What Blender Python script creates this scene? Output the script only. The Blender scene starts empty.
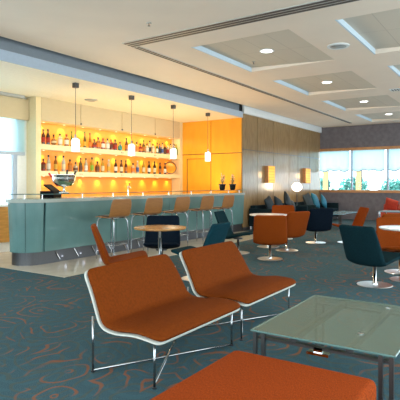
import bpy, bmesh, math, random
from mathutils import Vector, Matrix
random.seed(7)
C = bpy.context.scene.collection
PI = math.pi
R = math.radians

# ------------------------------------------------------------------ materials
def nt(name):
    m = bpy.data.materials.new(name); m.use_nodes = True
    return m, m.node_tree.nodes, m.node_tree.links, m.node_tree.nodes['Principled BSDF']
def mat(name, col, rough=.5, metal=0, spec=.5, noise=0, nscale=20, bump=0, bscale=200, emis=None, estr=0, trans=0, alpha=1, stretch=None, coat=0):
    m, N, L, b = nt(name)
    b.inputs['Base Color'].default_value = (*col, 1)
    b.inputs['Roughness'].default_value = rough
    b.inputs['Metallic'].default_value = metal
    b.inputs['Specular IOR Level'].default_value = spec
    b.inputs['Transmission Weight'].default_value = trans
    b.inputs['Coat Weight'].default_value = coat
    b.inputs['Alpha'].default_value = alpha
    if emis:
        b.inputs['Emission Color'].default_value = (*emis, 1); b.inputs['Emission Strength'].default_value = estr
    tc = N.new('ShaderNodeTexCoord'); mp = N.new('ShaderNodeMapping'); L.new(tc.outputs['Object'], mp.inputs[0])
    if stretch: mp.inputs['Scale'].default_value = stretch
    n = N.new('ShaderNodeTexNoise'); n.inputs['Scale'].default_value = nscale; n.inputs['Detail'].default_value = 4
    L.new(mp.outputs[0], n.inputs['Vector'])
    r = N.new('ShaderNodeValToRGB')
    k = noise if noise else .03
    r.color_ramp.elements[0].position = .3; r.color_ramp.elements[1].position = .7
    r.color_ramp.elements[0].color = (*[c*(1-k) for c in col], 1)
    r.color_ramp.elements[1].color = (*[min(1, c*(1+k)) for c in col], 1)
    L.new(n.outputs['Fac'], r.inputs[0]); L.new(r.outputs[0], b.inputs['Base Color'])
    if bump:
        n2 = N.new('ShaderNodeTexNoise'); n2.inputs['Scale'].default_value = bscale
        L.new(tc.outputs['Object'], n2.inputs['Vector'])
        bp = N.new('ShaderNodeBump'); bp.inputs['Strength'].default_value = bump; bp.inputs['Distance'].default_value = .004
        L.new(n2.outputs['Fac'], bp.inputs['Height']); L.new(bp.outputs[0], b.inputs['Normal'])
    return m
def emit(name, col, s):
    m, N, L, b = nt(name)
    N.remove(b); e = N.new('ShaderNodeEmission'); e.inputs[0].default_value = (*col, 1); e.inputs[1].default_value = s
    L.new(e.outputs[0], N['Material Output'].inputs[0]); return m
def thin_glass(name, col, refl=.1, rough=.02):
    m, N, L, b = nt(name); N.remove(b)
    t = N.new('ShaderNodeBsdfTransparent'); t.inputs[0].default_value = (*col, 1)
    g = N.new('ShaderNodeBsdfGlossy'); g.inputs['Roughness'].default_value = rough
    f = N.new('ShaderNodeLayerWeight'); f.inputs[0].default_value = refl
    mx = N.new('ShaderNodeMixShader'); L.new(f.outputs['Fresnel'], mx.inputs[0]); L.new(t.outputs[0], mx.inputs[1]); L.new(g.outputs[0], mx.inputs[2])
    L.new(mx.outputs[0], N['Material Output'].inputs[0]); return m

M = {}
M['ceiling'] = mat('ceiling paint', (.90, .765, .64), .8, noise=.02, nscale=2)
M['coffer'] = None
M['fascia'] = mat('soffit paint', (.42, .50, .60), .6)
M['fascia_shaded'] = mat('soffit paint shaded', (.25, .28, .31), .7)  # same blue grey soffit paint, the recess shade put into a darker colour
M['coffer_lip_lit'] = mat('coffer lip lit blue', (.62, .74, .84), .6)  # blue daylight on the lip put into its colour
M['bar_ceiling'] = mat('bar ceiling paint', (.86, .78, .62), .7)
M['white'] = mat('white paint', (.82, .84, .84), .5)
M['cream'] = mat('cream lacquer', (.72, .60, .36), .4)
M['limestone'] = mat('limestone panel', (.56, .46, .29), .6, noise=.02, nscale=6, stretch=(1, 1, 3))
M['niche'] = mat('amber back panel', (.85, .33, .03), .45, noise=.05, nscale=3)
M['orange_wall'] = mat('orange lacquer wall', (.80, .34, .02), .35, noise=.08, nscale=5, stretch=(1, 1, .3))
M['greywall'] = mat('grey fabric wall', (.17, .155, .17), .9, noise=.15, nscale=8, bump=.2)
M['stone'] = mat('pale stone floor', (.60, .52, .40), .18, noise=.08, nscale=4)
M['steel'] = mat('brushed steel', (.12, .12, .125), .42, 1, noise=.1, nscale=40, stretch=(1, 1, 20))
M['chrome'] = mat('chrome', (.82, .84, .86), .08, 1)
M['disc'] = mat('satin chrome disc', (.88, .89, .9), .28, 1)
M['rod'] = mat('dull chrome rod', (.42, .43, .44), .15, 1)
M['darkmetal'] = mat('dark bronze metal', (.09, .09, .09), .35, .8)
M['barglass'] = mat('frosted teal glass', (.085, .17, .165), .22, noise=.12, nscale=2, coat=.4)
M['barglass2'] = mat('frosted teal glass pale', (.115, .225, .215), .22, noise=.12, nscale=2, coat=.4)
M['countertop'] = mat('pale counter stone', (.30, .33, .28), .2, noise=.05)
M['glass_green'] = thin_glass('green edge glass', (.72, .9, .84), .25)
M['glass_edge'] = mat('green glass edge', (.09, .17, .16), .15)
M['window_glass'] = thin_glass('window glass', (.93, .98, 1), .1)
M['orange'] = mat('burnt orange wool', (.21, .038, .003), .8, noise=.18, nscale=90, bump=.35, bscale=350, spec=.08)
M['orange_cushion'] = mat('rust brown wool', (.150, .030, .0025), .85, noise=.16, nscale=60, bump=.35, bscale=350, spec=.08)
M['orange_otto'] = mat('orange woven wool', (.27, .042, .005), .85, noise=.35, nscale=70, stretch=(1, 4, 1), bump=.5, bscale=300, spec=.06)
M['teal'] = mat('dark teal wool', (.006, .024, .030), .9, noise=.2, nscale=60, bump=.3, spec=.05)
M['teal_mid'] = mat('teal wool', (.006, .034, .046), .9, noise=.2, nscale=60, bump=.3, spec=.05)
M['black'] = mat('black leather', (.012, .014, .02), .5, noise=.1)
M['matt'] = mat('matt black plastic', (.006, .006, .007), .7, spec=.1)
M['navy'] = mat('blue black wool', (.005, .010, .018), .9, noise=.1, spec=.05)
M['shell'] = mat('white moulded shell', (.52, .54, .48), .35)
M['plywood'] = mat('bent beech plywood', (.29, .12, .03), .4, noise=.12, nscale=8, stretch=(1, 1, 8))
M['tabletop'] = mat('honey wood table top', (.45, .22, .06), .18, noise=.15, nscale=6, stretch=(1, 8, 1), coat=.3)
M['pale_top'] = mat('pale laminate top', (.80, .76, .70), .15)
M['wood_trim'] = mat('orange timber trim', (.50, .22, .08), .35, noise=.15, nscale=8)
M['cab_wood'] = mat('cabinet wood', (.60, .32, .09), .35, noise=.15, nscale=5, stretch=(1, 1, 6))
M['blind'] = None
M['pot'] = mat('black pot glaze', (.01, .01, .012), .25)
M['leaf'] = mat('plant leaf', (.16, .14, .04), .5, noise=.2)
M['petal'] = mat('pale petals', (.70, .42, .30), .5)
M['silver'] = mat('polished silver', (.80, .79, .75), .22, 1)
M['red_foil'] = mat('red foil', (.65, .015, .015), .3, .2)
M['gold'] = mat('hammered gold', (.80, .30, .015), .3, .3, noise=.15, nscale=12, bump=.3, bscale=30)
M['frost'] = mat('grey vent metal', (.40, .42, .42), .4, .3)
M['slot'] = mat('slot diffuser dark', (.10, .08, .07), .6)
M['slotbar'] = mat('slot diffuser aluminium', (.62, .60, .56), .4, .3)
M['pillow_dark'] = mat('charcoal teal cushion cloth', (.010, .020, .026), .8, noise=.2)
M['pillow_teal'] = mat('bright teal cushion cloth', (.008, .13, .20), .7, noise=.2)
M['pillow_red'] = mat('red cushion cloth', (.46, .05, .022), .8, noise=.15)
M['sofa'] = mat('dark sofa cloth', (.008, .020, .026), .9, noise=.15, spec=.1)
M['pane_glow'] = emit('pendant glass lit', (1, .93, .80), 1.6)
M['globe'] = emit('globe lamp lit', (1, .90, .74), 2.2)
M['sconce'] = None
M['downlight'] = emit('downlight lit', (1, .97, .9), 5)
M['kick_glow'] = emit('kick light lit', (.85, .9, 1), .6)
M['puck'] = emit('shelf light lit', (1, .85, .5), 1.6)
M['tree'] = mat('tree leaves', (.10, .33, .27), .8, noise=.6, nscale=3)
M['trunk'] = mat('tree bark', (.12, .09, .06), .9, noise=.2)
M['grass'] = mat('outdoor lawn', (.16, .28, .20), .9, noise=.2)
M['bounce_pale'] = mat('pale ground for bounce light', (.80, .79, .76), .8, noise=.05, nscale=2)
M['amber_outdoor'] = mat('amber outdoor panel', (.95, .50, .15), .7)

def mk_wood():
    m, N, L, b = nt('satin birch veneer')
    tc = N.new('ShaderNodeTexCoord'); mp = N.new('ShaderNodeMapping'); mp.inputs['Scale'].default_value = (6, 6, .8)
    n = N.new('ShaderNodeTexNoise'); n.inputs['Scale'].default_value = 5; n.inputs['Detail'].default_value = 6
    r = N.new('ShaderNodeValToRGB'); r.color_ramp.elements[0].color = (.25, .15, .065, 1); r.color_ramp.elements[1].color = (.35, .225, .105, 1)
    r.color_ramp.elements[0].position = .3; r.color_ramp.elements[1].position = .7
    L.new(tc.outputs['Object'], mp.inputs[0]); L.new(mp.outputs[0], n.inputs[0]); L.new(n.outputs[0], r.inputs[0]); L.new(r.outputs[0], b.inputs['Base Color'])
    b.inputs['Roughness'].default_value = .2; b.inputs['Specular IOR Level'].default_value = .7
    return m
M['wood'] = mk_wood()

def mk_carpet():
    m, N, L, b = nt('swirl pattern carpet')
    tc = N.new('ShaderNodeTexCoord')
    no = N.new('ShaderNodeTexNoise'); no.inputs['Scale'].default_value = 1.6; no.inputs['Detail'].default_value = 2
    L.new(tc.outputs['Object'], no.inputs['Vector'])
    sc = N.new('ShaderNodeVectorMath'); sc.operation = 'MULTIPLY_ADD'; sc.inputs[1].default_value = (.5, .5, 0)
    L.new(no.outputs['Color'], sc.inputs[0]); L.new(tc.outputs['Object'], sc.inputs[2])
    def rings(scale, freq, thr, off):
        ad = N.new('ShaderNodeVectorMath'); ad.operation = 'ADD'; ad.inputs[1].default_value = off; L.new(sc.outputs[0], ad.inputs[0])
        v = N.new('ShaderNodeTexVoronoi'); v.voronoi_dimensions = '2D'; v.inputs['Scale'].default_value = scale; v.inputs['Randomness'].default_value = .9
        L.new(ad.outputs[0], v.inputs['Vector'])
        mu = N.new('ShaderNodeMath'); mu.operation = 'MULTIPLY'; mu.inputs[1].default_value = freq; L.new(v.outputs['Distance'], mu.inputs[0])
        si = N.new('ShaderNodeMath'); si.operation = 'SINE'; L.new(mu.outputs[0], si.inputs[0])
        gt = N.new('ShaderNodeMapRange'); gt.inputs[1].default_value = thr; gt.inputs[2].default_value = min(1, thr+.2)
        L.new(si.outputs[0], gt.inputs[0])
        return gt.outputs[0], v
    ra, va = rings(1.7, 30, .78, (0, 0, 0))
    rb, vb = rings(1.5, 34, .60, (3.3, 1.7, 0))
    rc, vc = rings(2.3, 30, .60, (7.1, 5.2, 0))
    # break the orange rings up
    nb = N.new('ShaderNodeTexNoise'); nb.inputs['Scale'].default_value = 2.2; L.new(tc.outputs['Object'], nb.inputs['Vector'])
    mr = N.new('ShaderNodeMapRange'); mr.inputs[1].default_value = .46; mr.inputs[2].default_value = .56; L.new(nb.outputs['Fac'], mr.inputs[0])
    mo = N.new('ShaderNodeMath'); mo.operation = 'MULTIPLY'; L.new(ra, mo.inputs[0]); L.new(mr.outputs[0], mo.inputs[1])
    mo2 = N.new('ShaderNodeMath'); mo2.operation = 'MULTIPLY'; mo2.inputs[1].default_value = .75; L.new(mo.outputs[0], mo2.inputs[0])
    fine = N.new('ShaderNodeTexNoise'); fine.inputs['Scale'].default_value = 140; L.new(tc.outputs['Object'], fine.inputs['Vector'])
    base = N.new('ShaderNodeValToRGB'); base.color_ramp.elements[0].color = (.022, .064, .090, 1); base.color_ramp.elements[1].color = (.060, .118, .136, 1)
    base.color_ramp.elements[0].position = .35; base.color_ramp.elements[1].position = .65
    L.new(fine.outputs['Fac'], base.inputs[0])
    def mix(f, a, bcol):
        x = N.new('ShaderNodeMix'); x.data_type = 'RGBA'; L.new(f, x.inputs[0]); L.new(a, x.inputs[6]); x.inputs[7].default_value = (*bcol, 1); return x.outputs[2]
    def scale(f, k):
        x = N.new('ShaderNodeMath'); x.operation = 'MULTIPLY'; x.inputs[1].default_value = k; L.new(f, x.inputs[0]); return x.outputs[0]
    c1 = mix(scale(rb, .55), base.outputs[0], (.045, .11, .135))
    c2 = mix(scale(rc, .5), c1, (.085, .085, .055))
    c3 = mix(mo2.outputs[0], c2, (.27, .09, .035))
    L.new(c3, b.inputs['Base Color']); b.inputs['Roughness'].default_value = .95; b.inputs['Specular IOR Level'].default_value = .15
    bp = N.new('ShaderNodeBump'); bp.inputs['Strength'].default_value = .4; bp.inputs['Distance'].default_value = .004
    L.new(fine.outputs['Fac'], bp.inputs['Height']); L.new(bp.outputs[0], b.inputs['Normal'])
    return m
M['carpet'] = mk_carpet()

def mk_coffer():
    # acoustic tile ceiling: 0.6 m tiles with thin joints
    m, N, L, b = nt('coffer acoustic tiles')
    tc = N.new('ShaderNodeTexCoord')
    br = N.new('ShaderNodeTexBrick'); br.offset = 0; br.inputs['Scale'].default_value = 1; br.inputs['Brick Width'].default_value = 1.06; br.inputs['Row Height'].default_value = .425
    br.inputs['Mortar Size'].default_value = .006
    br.inputs['Color1'].default_value = (.68, .60, .50, 1); br.inputs['Color2'].default_value = (.71, .63, .525, 1); br.inputs['Mortar'].default_value = (.56, .49, .41, 1)
    L.new(tc.outputs['Object'], br.inputs[0]); L.new(br.outputs[0], b.inputs['Base Color']); b.inputs['Roughness'].default_value = .9
    return m
M['coffer'] = mk_coffer()
def mk_blind():
    m, N, L, b = nt('translucent white blind cloth'); N.remove(b)
    d = N.new('ShaderNodeBsdfDiffuse'); d.inputs[0].default_value = (.85, .90, .92, 1)
    t = N.new('ShaderNodeBsdfTranslucent'); t.inputs[0].default_value = (.78, .95, 1, 1)
    mx = N.new('ShaderNodeMixShader'); mx.inputs[0].default_value = .8
    L.new(d.outputs[0], mx.inputs[1]); L.new(t.outputs[0], mx.inputs[2]); L.new(mx.outputs[0], N['Material Output'].inputs[0]); return m
M['blind'] = mk_blind()
def mk_sconce():
    m, N, L, b = nt('amber slatted light glass'); 
    tc = N.new('ShaderNodeTexCoord'); w = N.new('ShaderNodeTexWave'); w.bands_direction = 'Z'; w.inputs['Scale'].default_value = 3.6; w.inputs['Distortion'].default_value = .6
    L.new(tc.outputs['Object'], w.inputs[0])
    r = N.new('ShaderNodeValToRGB'); r.color_ramp.elements[0].color = (.95, .30, .0, 1); r.color_ramp.elements[1].color = (1, .55, .02, 1)
    L.new(w.outputs['Fac'], r.inputs[0]); L.new(r.outputs[0], b.inputs['Emission Color']); b.inputs['Emission Strength'].default_value = .6
    b.inputs['Base Color'].default_value = (.25, .08, .0, 1); return m
M['sconce'] = mk_sconce()

# ------------------------------------------------------------------ mesh helpers
def NB(): return bmesh.new()
def box(bm, a, b):
    vs = [bm.verts.new((x, y, z)) for x in (a[0], b[0]) for y in (a[1], b[1]) for z in (a[2], b[2])]
    for f in ((0,1,3,2),(4,6,7,5),(0,4,5,1),(2,3,7,6),(0,2,6,4),(1,5,7,3)): bm.faces.new([vs[i] for i in f])
    return vs
def lathe(bm, prof, n=24, c=(0,0,0), mtx=None):
    rings = []
    for r, z in prof:
        if r < 1e-6: rings.append([bm.verts.new((c[0], c[1], c[2]+z))])
        else: rings.append([bm.verts.new((c[0]+r*math.cos(2*PI*i/n), c[1]+r*math.sin(2*PI*i/n), c[2]+z)) for i in range(n)])
    for a, b in zip(rings, rings[1:]):
        for i in range(n):
            j = (i+1) % n
            if len(a) == 1 and len(b) == 1: continue
            if len(a) == 1: bm.faces.new((a[0], b[i], b[j]))
            elif len(b) == 1: bm.faces.new((a[i], a[j], b[0]))
            else: bm.faces.new((a[i], a[j], b[j], b[i]))
    if mtx is not None:
        for r in rings:
            for v in r: v.co = mtx @ v.co
def tube(bm, pts, r, n=8):
    pts = [Vector(p) for p in pts]; rings = []
    up = None
    for k, p in enumerate(pts):
        if k == 0: d = pts[1]-p
        elif k == len(pts)-1: d = p-pts[k-1]
        else: d = (pts[k+1]-p).normalized()+(p-pts[k-1]).normalized()
        d.normalize()
        if up is None: up = Vector((0,0,1)) if abs(d.z) < .9 else Vector((1,0,0))
        s = d.cross(up)
        if s.length < 1e-3: s = d.cross(Vector((0,1,0)))
        s.normalize(); u = s.cross(d).normalized(); up = u
        rings.append([bm.verts.new(p+s*r*math.cos(2*PI*i/n)+u*r*math.sin(2*PI*i/n)) for i in range(n)])
    for a, b in zip(rings, rings[1:]):
        for i in range(n): bm.faces.new((a[i], a[(i+1)%n], b[(i+1)%n], b[i]))
    bm.faces.new(rings[0][::-1]); bm.faces.new(rings[-1])
def prism(bm, poly, z0, z1):
    a = [bm.verts.new((x, y, z0)) for x, y in poly]; b = [bm.verts.new((x, y, z1)) for x, y in poly]
    n = len(poly); bm.faces.new(a[::-1]); bm.faces.new(b)
    for i in range(n): bm.faces.new((a[i], a[(i+1)%n], b[(i+1)%n], b[i]))
def obj(name, bm, m, parent=None, smooth=False, bevel=0, sub=0, loc=None, rot=None):
    bmesh.ops.recalc_face_normals(bm, faces=bm.faces)
    me = bpy.data.meshes.new(name); bm.to_mesh(me); bm.free()
    me.materials.append(M[m] if isinstance(m, str) else m)
    o = bpy.data.objects.new(name, me); C.objects.link(o)
    if parent: o.parent = parent
    if smooth:
        for p in me.polygons: p.use_smooth = True
    if bevel:
        b = o.modifiers.new('bevel', 'BEVEL'); b.width = bevel; b.segments = 3; b.limit_method = 'ANGLE'
    if sub:
        s = o.modifiers.new('sub', 'SUBSURF'); s.levels = sub; s.render_levels = sub
    if loc: o.location = loc
    if rot: o.rotation_euler = rot
    return o
def tag(o, label=None, cat=None, group=None, kind=None):
    if label: o['label'] = label
    if cat: o['category'] = cat
    if group: o['group'] = group
    if kind: o['kind'] = kind
    return o
def thing(name, loc, rz, label, cat, group=None):
    o = bpy.data.objects.new(name, None); C.objects.link(o); o.empty_display_size = .1
    o.location = loc; o.rotation_euler = (0, 0, rz)
    return tag(o, label, cat, group)
def struct(name, bm, m, parent=None, **k):
    o = obj(name, bm, m, parent, **k)
    if not parent: o['kind'] = 'structure'
    return o
def dup(root, loc, rz, label, group=None):
    r = root.copy(); C.objects.link(r); r.location = loc; r.rotation_euler = (0, 0, rz); r['label'] = label
    if group: r['group'] = group
    for ch in list(root.children):
        c = ch.copy(); C.objects.link(c); c.parent = r
        for g in list(ch.children):
            d = g.copy(); C.objects.link(d); d.parent = c
    return r
def light(name, kind, loc, energy, col, rot=(0,0,0), **k):
    l = bpy.data.lights.new(name, kind); l.energy = energy; l.color = col
    for a, v in k.items(): setattr(l, a, v)
    o = bpy.data.objects.new(name, l); C.objects.link(o); o.location = loc; o.rotation_euler = rot; return o
def simple_box(name, a, b, m, label=None, cat=None, group=None, kind=None, parent=None, bevel=0):
    bm = NB(); box(bm, a, b); o = obj(name, bm, m, parent, bevel=bevel); return tag(o, label, cat, group, kind)
def disc(bm, r, z0, z1, c=(0,0), n=32):
    lathe(bm, [(0, z0), (r, z0), (r, z1), (0, z1)], n, (c[0], c[1], 0))

CEIL = 3.58; BARC = 3.25; YW = 6.68; XE = 12.26; XW = 18.7

# ------------------------------------------------------------------ setting
bm = NB(); box(bm, (-2.2, -2.2, -.1), (XW+.2, 9.4, 0)); struct('floor', bm, 'carpet')
bm = NB(); prism(bm, [(4.75, 5.5), (XE, 5.5), (XE, 9.1), (4.75, 9.1)], .0005, .006)
struct('trim_1', bm, 'stone')
# main ceiling with coffers cut out: strips around
coffs = [(6.5+3.08*i, 8.62+3.08*i, y0, y1) for i in range(4) for (y0, y1) in ((2.8, 4.5), (.4, 2.12))]
bm = NB()
xs = sorted({-2.2, XW+.2} | {c[0] for c in coffs} | {c[1] for c in coffs}); ys = [-2.2, .4, 2.12, 2.8, 4.5, YW-.12]
for i in range(len(xs)-1):
    for j in range(len(ys)-1):
        mx_, my_ = (xs[i]+xs[i+1])/2, (ys[j]+ys[j+1])/2
        if any(c[0] < mx_ < c[1] and c[2] < my_ < c[3] for c in coffs): continue
        box(bm, (xs[i], ys[j], CEIL), (xs[i+1], ys[j+1], CEIL+.14))
bmesh.ops.remove_doubles(bm, verts=bm.verts, dist=.0001)
struct('ceiling', bm, 'ceiling')
n = 0
for (x0, x1, y0, y1) in coffs:
    n += 1
    bm = NB(); box(bm, (-(x1-x0)/2-.02, -(y1-y0)/2-.02, 0), ((x1-x0)/2+.02, (y1-y0)/2+.02, .03))
    o = struct('ceiling_coffer', bm, 'coffer'); o.location = ((x0+x1)/2, (y0+y1)/2, CEIL+.045); o.rotation_euler = (math.atan(.08/(y1-y0)), 0, 0)
    # lip on the far side, bluish daylight put into its colour; plain side lips
    bm = NB(); t = .025
    box(bm, (x0, y1-t, CEIL), (x1, y1, CEIL+.084))
    struct('trim_%d' % (n+20), bm, 'coffer_lip_lit'); bm = NB()
    for xx in (x0, x1-t):
        q = [bm.verts.new((xx+k*t, y, z)) for k in (0, 1) for (y, z) in ((y0, CEIL), (y1-t, CEIL), (y1-t, CEIL+.083), (y0, CEIL+.004))]
        bm.faces.new(q[:4]); bm.faces.new(q[4:][::-1])
        for k in range(4): bm.faces.new((q[k], q[(k+1)%4], q[4+(k+1)%4], q[4+k]))
    struct('trim_%d' % (n+30), bm, 'ceiling')
# bar soffit
simple_box('ceiling_bar', (-2.2, YW, BARC), (XE, 9.4, BARC+.1), 'bar_ceiling', kind='structure')
simple_box('trim_2', (-2.2, YW-.02, BARC), (XE, YW, BARC+.17), 'fascia', kind='structure')
simple_box('trim_3', (-2.2, YW, BARC+.101), (XE, YW+.10, BARC+.17), 'fascia', kind='structure')
simple_box('trim_4', (-2.2, YW+.10, BARC+.101), (XE, YW+.12, CEIL+.14), 'fascia_shaded', kind='structure')
bm = NB(); box(bm, (-2.2, YW-.12, CEIL+.10), (XW, YW+.12, CEIL+.14)); struct('trim_5', bm, 'fascia_shaded')
simple_box('trim_6', (XE, YW-.06, 3.38), (XW, YW, CEIL+.10), 'white', kind='structure')
# wood wall with vertical joints
def panel_wall(name, x0, x1, joints, z_joint, m):
    bm = NB(); xs = [x0]+joints+[x1]; g = .008
    for a, b in zip(xs, xs[1:]):
        box(bm, (a+g, YW, .1), (b-g, YW+.04, z_joint-g)); box(bm, (a+g, YW, z_joint+g), (b-g, YW+.04, 3.38))
    struct(name, bm, m)
panel_wall('wall_wood', XE, XW, [13.2, 14.35, 15.6, 16.4, 17.55], 2.35, 'wood')
simple_box('wall_wood_backing', (XE, YW+.04, 0), (XW, 9.4, CEIL+.139), 'darkmetal', kind='structure')
simple_box('baseboard_wood', (XE+.001, YW+.005, 0), (XW, YW+.035, .1), 'darkmetal', kind='structure')
# orange end wall of the bar
bm = NB()
X0, X1 = XE-.03, XE
box(bm, (X0, YW+.02, 2.26), (X1-.001, 7.72, BARC)); box(bm, (X0, 7.74, 2.26), (X1-.001, 8.95, BARC))
box(bm, (X0, YW+.02, 0), (X1-.001, 7.72, 2.24)); box(bm, (X0, 8.62, 0), (X1-.001, 8.95, 2.24)); box(bm, (X0, 7.74, 2.12), (X1-.001, 8.62, 2.24))
struct('wall_orange', bm, 'orange_wall')
bm = NB(); box(bm, (XE-.0005, 7.76, 0.01), (XE+.0005-.0008, 8.60, 2.11)); struct('door_1', bm, 'orange_wall')
# back wall of the bar + left window wall
simple_box('wall_bar', (6.79, 9.12, 0), (XE, 9.3, BARC), 'white', kind='structure')
bm = NB()
box(bm, (6.56, 9.1, 0), (6.79, 9.3, BARC)); box(bm, (-2.2, 9.1, 0), (6.56, 9.3, .85)); box(bm, (-2.2, 9.1, 2.9), (6.56, 9.3, BARC))
struct('wall_left', bm, 'white')
bm = NB()
for x in (-2.2, -.5, 1.2, 3.0, 4.75, 6.47):
    box(bm, (x, 9.12, .85), (x+.08, 9.2, 2.9))
box(bm, (-2.2, 9.12, .85), (6.56, 9.2, .91)); 
fr = struct('window_1', bm, 'fascia')
bm = NB(); box(bm, (-2.2, 9.155, .9), (6.56, 9.165, 2.9)); obj('pane', bm, 'window_glass', fr)
# valance & roller blind of left window
simple_box('trim_7', (-2.2, 9.0, 2.74), (6.78, 9.05, 3.19), 'limestone', kind='structure')
simple_box('trim_8', (-2.2, 8.9, 3.19), (6.60, 9.1, BARC-.001), 'frost', kind='structure')
t = thing('window_blind', (5.45, 9.0, 1.97), 0, 'pale translucent blind half lowered over the left window beside the bar shelves', 'window blind')
bm = NB(); N_ = 30
for i in range(N_):
    pass
x0, x1 = -1.3, 1.25
box(bm, (x0, .045, .03), (x1, .05, .80)); obj('blind_cloth', bm, 'blind', t)
bm = NB(); box(bm, (x0, .03, 0), (x1, .07, .07)); obj('bottom_rail', bm, 'fascia', t)
# window wall on the right end
bm = NB()
box(bm, (XW, -2.2, 0), (XW+.2, YW+.04, 1.02)); box(bm, (XW, -2.2, 2.74), (XW+.2, YW+.04, CEIL+.1)); box(bm, (XW, -2.2, 1.02), (XW+.2, -1.9, 2.74))
struct('wall_right', bm, 'greywall')
t = thing('window_2', (XW, 0, 0), 0, None, None); t['kind'] = 'structure'
bm = NB(); box(bm, (-.05, -1.9, 1.02), (.12, YW, 1.12)); obj('window_sill', bm, 'wood_trim', t)
bm = NB(); box(bm, (-.05, -1.9, 2.63), (.12, YW, 2.74)); obj('window_frame', bm, 'wood_trim', t)
for yy in (5.44, 4.12, 2.8, 1.5, .2, -1.1):
    bm = NB(); box(bm, (.0, yy-.03, 1.12), (.10, yy+.03, 2.63)); obj('mullion', bm, 'fascia', t)
bm = NB(); box(bm, (.05, -1.9, 1.12), (.06, YW, 2.63)); obj('pane', bm, 'window_glass', t)
# roman blinds
names = {0: 'nearest the wood wall corner', 1: 'second from the wood wall corner', 2: 'third from the wood wall corner', 3: 'at the right frame edge'}
edges = [(YW-.03, 5.50), (5.36, 4.20), (4.05, 2.88), (2.72, 1.58)]
for k, (ya, yb) in enumerate(edges):
    w = ya-yb; bm = NB(); nx = 24; nz = 12; V = {}
    for i in range(nx+1):
        for j in range(nz+1):
            u = i/nx; v = j/nz
            drop = .74+.05*math.sin(u*PI*3)**2 + .02*math.sin(u*9)
            fold = .02*math.sin(u*PI*8)*v + (.035*math.sin(v*PI*6) if v > .75 else 0)
            V[i, j] = bm.verts.new((-.10+fold, -w/2+u*w, -drop*v))
    for i in range(nx):
        for j in range(nz): bm.faces.new((V[i, j], V[i+1, j], V[i+1, j+1], V[i, j+1]))
    t = thing('roman_blind', (XW, (ya+yb)/2, 2.63), 0, 'white gathered roman blind on the far window, ' + names[k], 'window blind', 'roman blinds on the far window')
    o = obj('blind_cloth', bm, 'blind', t, smooth=True); s = o.modifiers.new('solid', 'SOLIDIFY'); s.thickness = .004
    bm = NB(); pts = [(-.10, -w/2+w*i/nx, -(.74+.05*math.sin(i/nx*PI*3)**2+.02*math.sin(i/nx*9))) for i in range(nx+1)]
    tube(bm, pts, .022, 6); obj('gathered_hem', bm, 'frost', t, smooth=True)
# slot diffusers in the ceiling
def slot(name, a, b, nb, label):
    # a,b: (x0,y0)-(x1,y1) rectangle; nb dark slots along long side
    t = thing(name, ((a[0]+b[0])/2, (a[1]+b[1])/2, CEIL), 0, label, 'air diffuser')
    w, d = b[0]-a[0], b[1]-a[1]
    bm = NB(); box(bm, (-w/2, -d/2, -.012), (w/2, d/2, -.0005)); obj('frame', bm, 'slotbar', t)
    for i in range(nb):
        bm = NB(); q = min(w, d)/nb; 
        if w > d: box(bm, (-w/2+.02, -d/2+q*i+q*.2, -.016), (w/2-.02, -d/2+q*(i+1)-q*.2, -.0125))
        else: box(bm, (-w/2+q*i+q*.2, -d/2+.02, -.016), (-w/2+q*(i+1)-q*.2, d/2-.02, -.0125))
        obj('slot', bm, 'slot', t)
slot('slot_diffuser', (5.96, 5.15), (17.8, 5.27), 2, 'long slim two slot air diffuser running along the ceiling towards the far windows')
slot('slot_diffuser', (5.70, .2), (5.95, 5.27), 3, 'wide three slot air diffuser crossing the ceiling to the top edge of the view')

# ceiling fittings
def fitting_ceiling():
    k = 0
    pos = [(7.51, 3.62), (10.56, 3.62), (13.60, 3.62), (16.5, 3.6)]
    ordn = ['nearest', 'second', 'third', 'farthest']
    proto = None
    for i, (x, y) in enumerate(pos):
        lab = 'round lit recessed downlight, the %s of four in the row of ceiling coffers' % ordn[i]
        if not proto:
            t = thing('downlight', (x, y, CEIL+.042), 0, lab, 'ceiling light', 'coffer downlights')
            bm = NB(); lathe(bm, [(.10, 0), (.13, 0), (.13, -.012), (.10, -.012), (.10, 0)], 32); obj('trim_ring', bm, 'white', t, smooth=False)
            bm = NB(); disc(bm, .098, -.008, -.001); obj('lamp', bm, 'downlight', t)
            proto = t
        else: dup(proto, (x, y, CEIL+.042), 0, lab)
        light('downlight_spot', 'SPOT', (x, y, CEIL-.02), 45, (1, .82, .6), spot_size=R(120), spot_blend=.8, shadow_soft_size=.1)
    for x in (10.56, 13.6, 7.5, 4.4, 4.4, 1.3):
        pass
fitting_ceiling()
t = thing('ceiling_speaker', (7.75, 2.47, CEIL), 0, 'round grey ceiling speaker grille between the coffers', 'speaker')
bm = NB(); lathe(bm, [(.135, 0), (.175, 0), (.175, -.015), (.135, -.02), (.135, 0)], 36); obj('rim', bm, 'white', t)
bm = NB(); lathe(bm, [(0, -.03), (.08, -.026), (.134, -.012), (.134, -.001), (0, -.001)], 36); obj('grille', bm, 'frost', t, smooth=True)
t = thing('ceiling_vent', (12.1, 2.47, CEIL), 0, 'small square slotted vent on the ceiling at the right edge', 'vent')
bm = NB(); box(bm, (-.14, -.14, -.01), (.14, .14, -.0005)); obj('plate', bm, 'white', t)
for i in range(4):
    bm = NB(); box(bm, (-.11, -.11+.06*i, -.014), (.11, -.085+.06*i, -.0105)); obj('slot', bm, 'slot', t)
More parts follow.
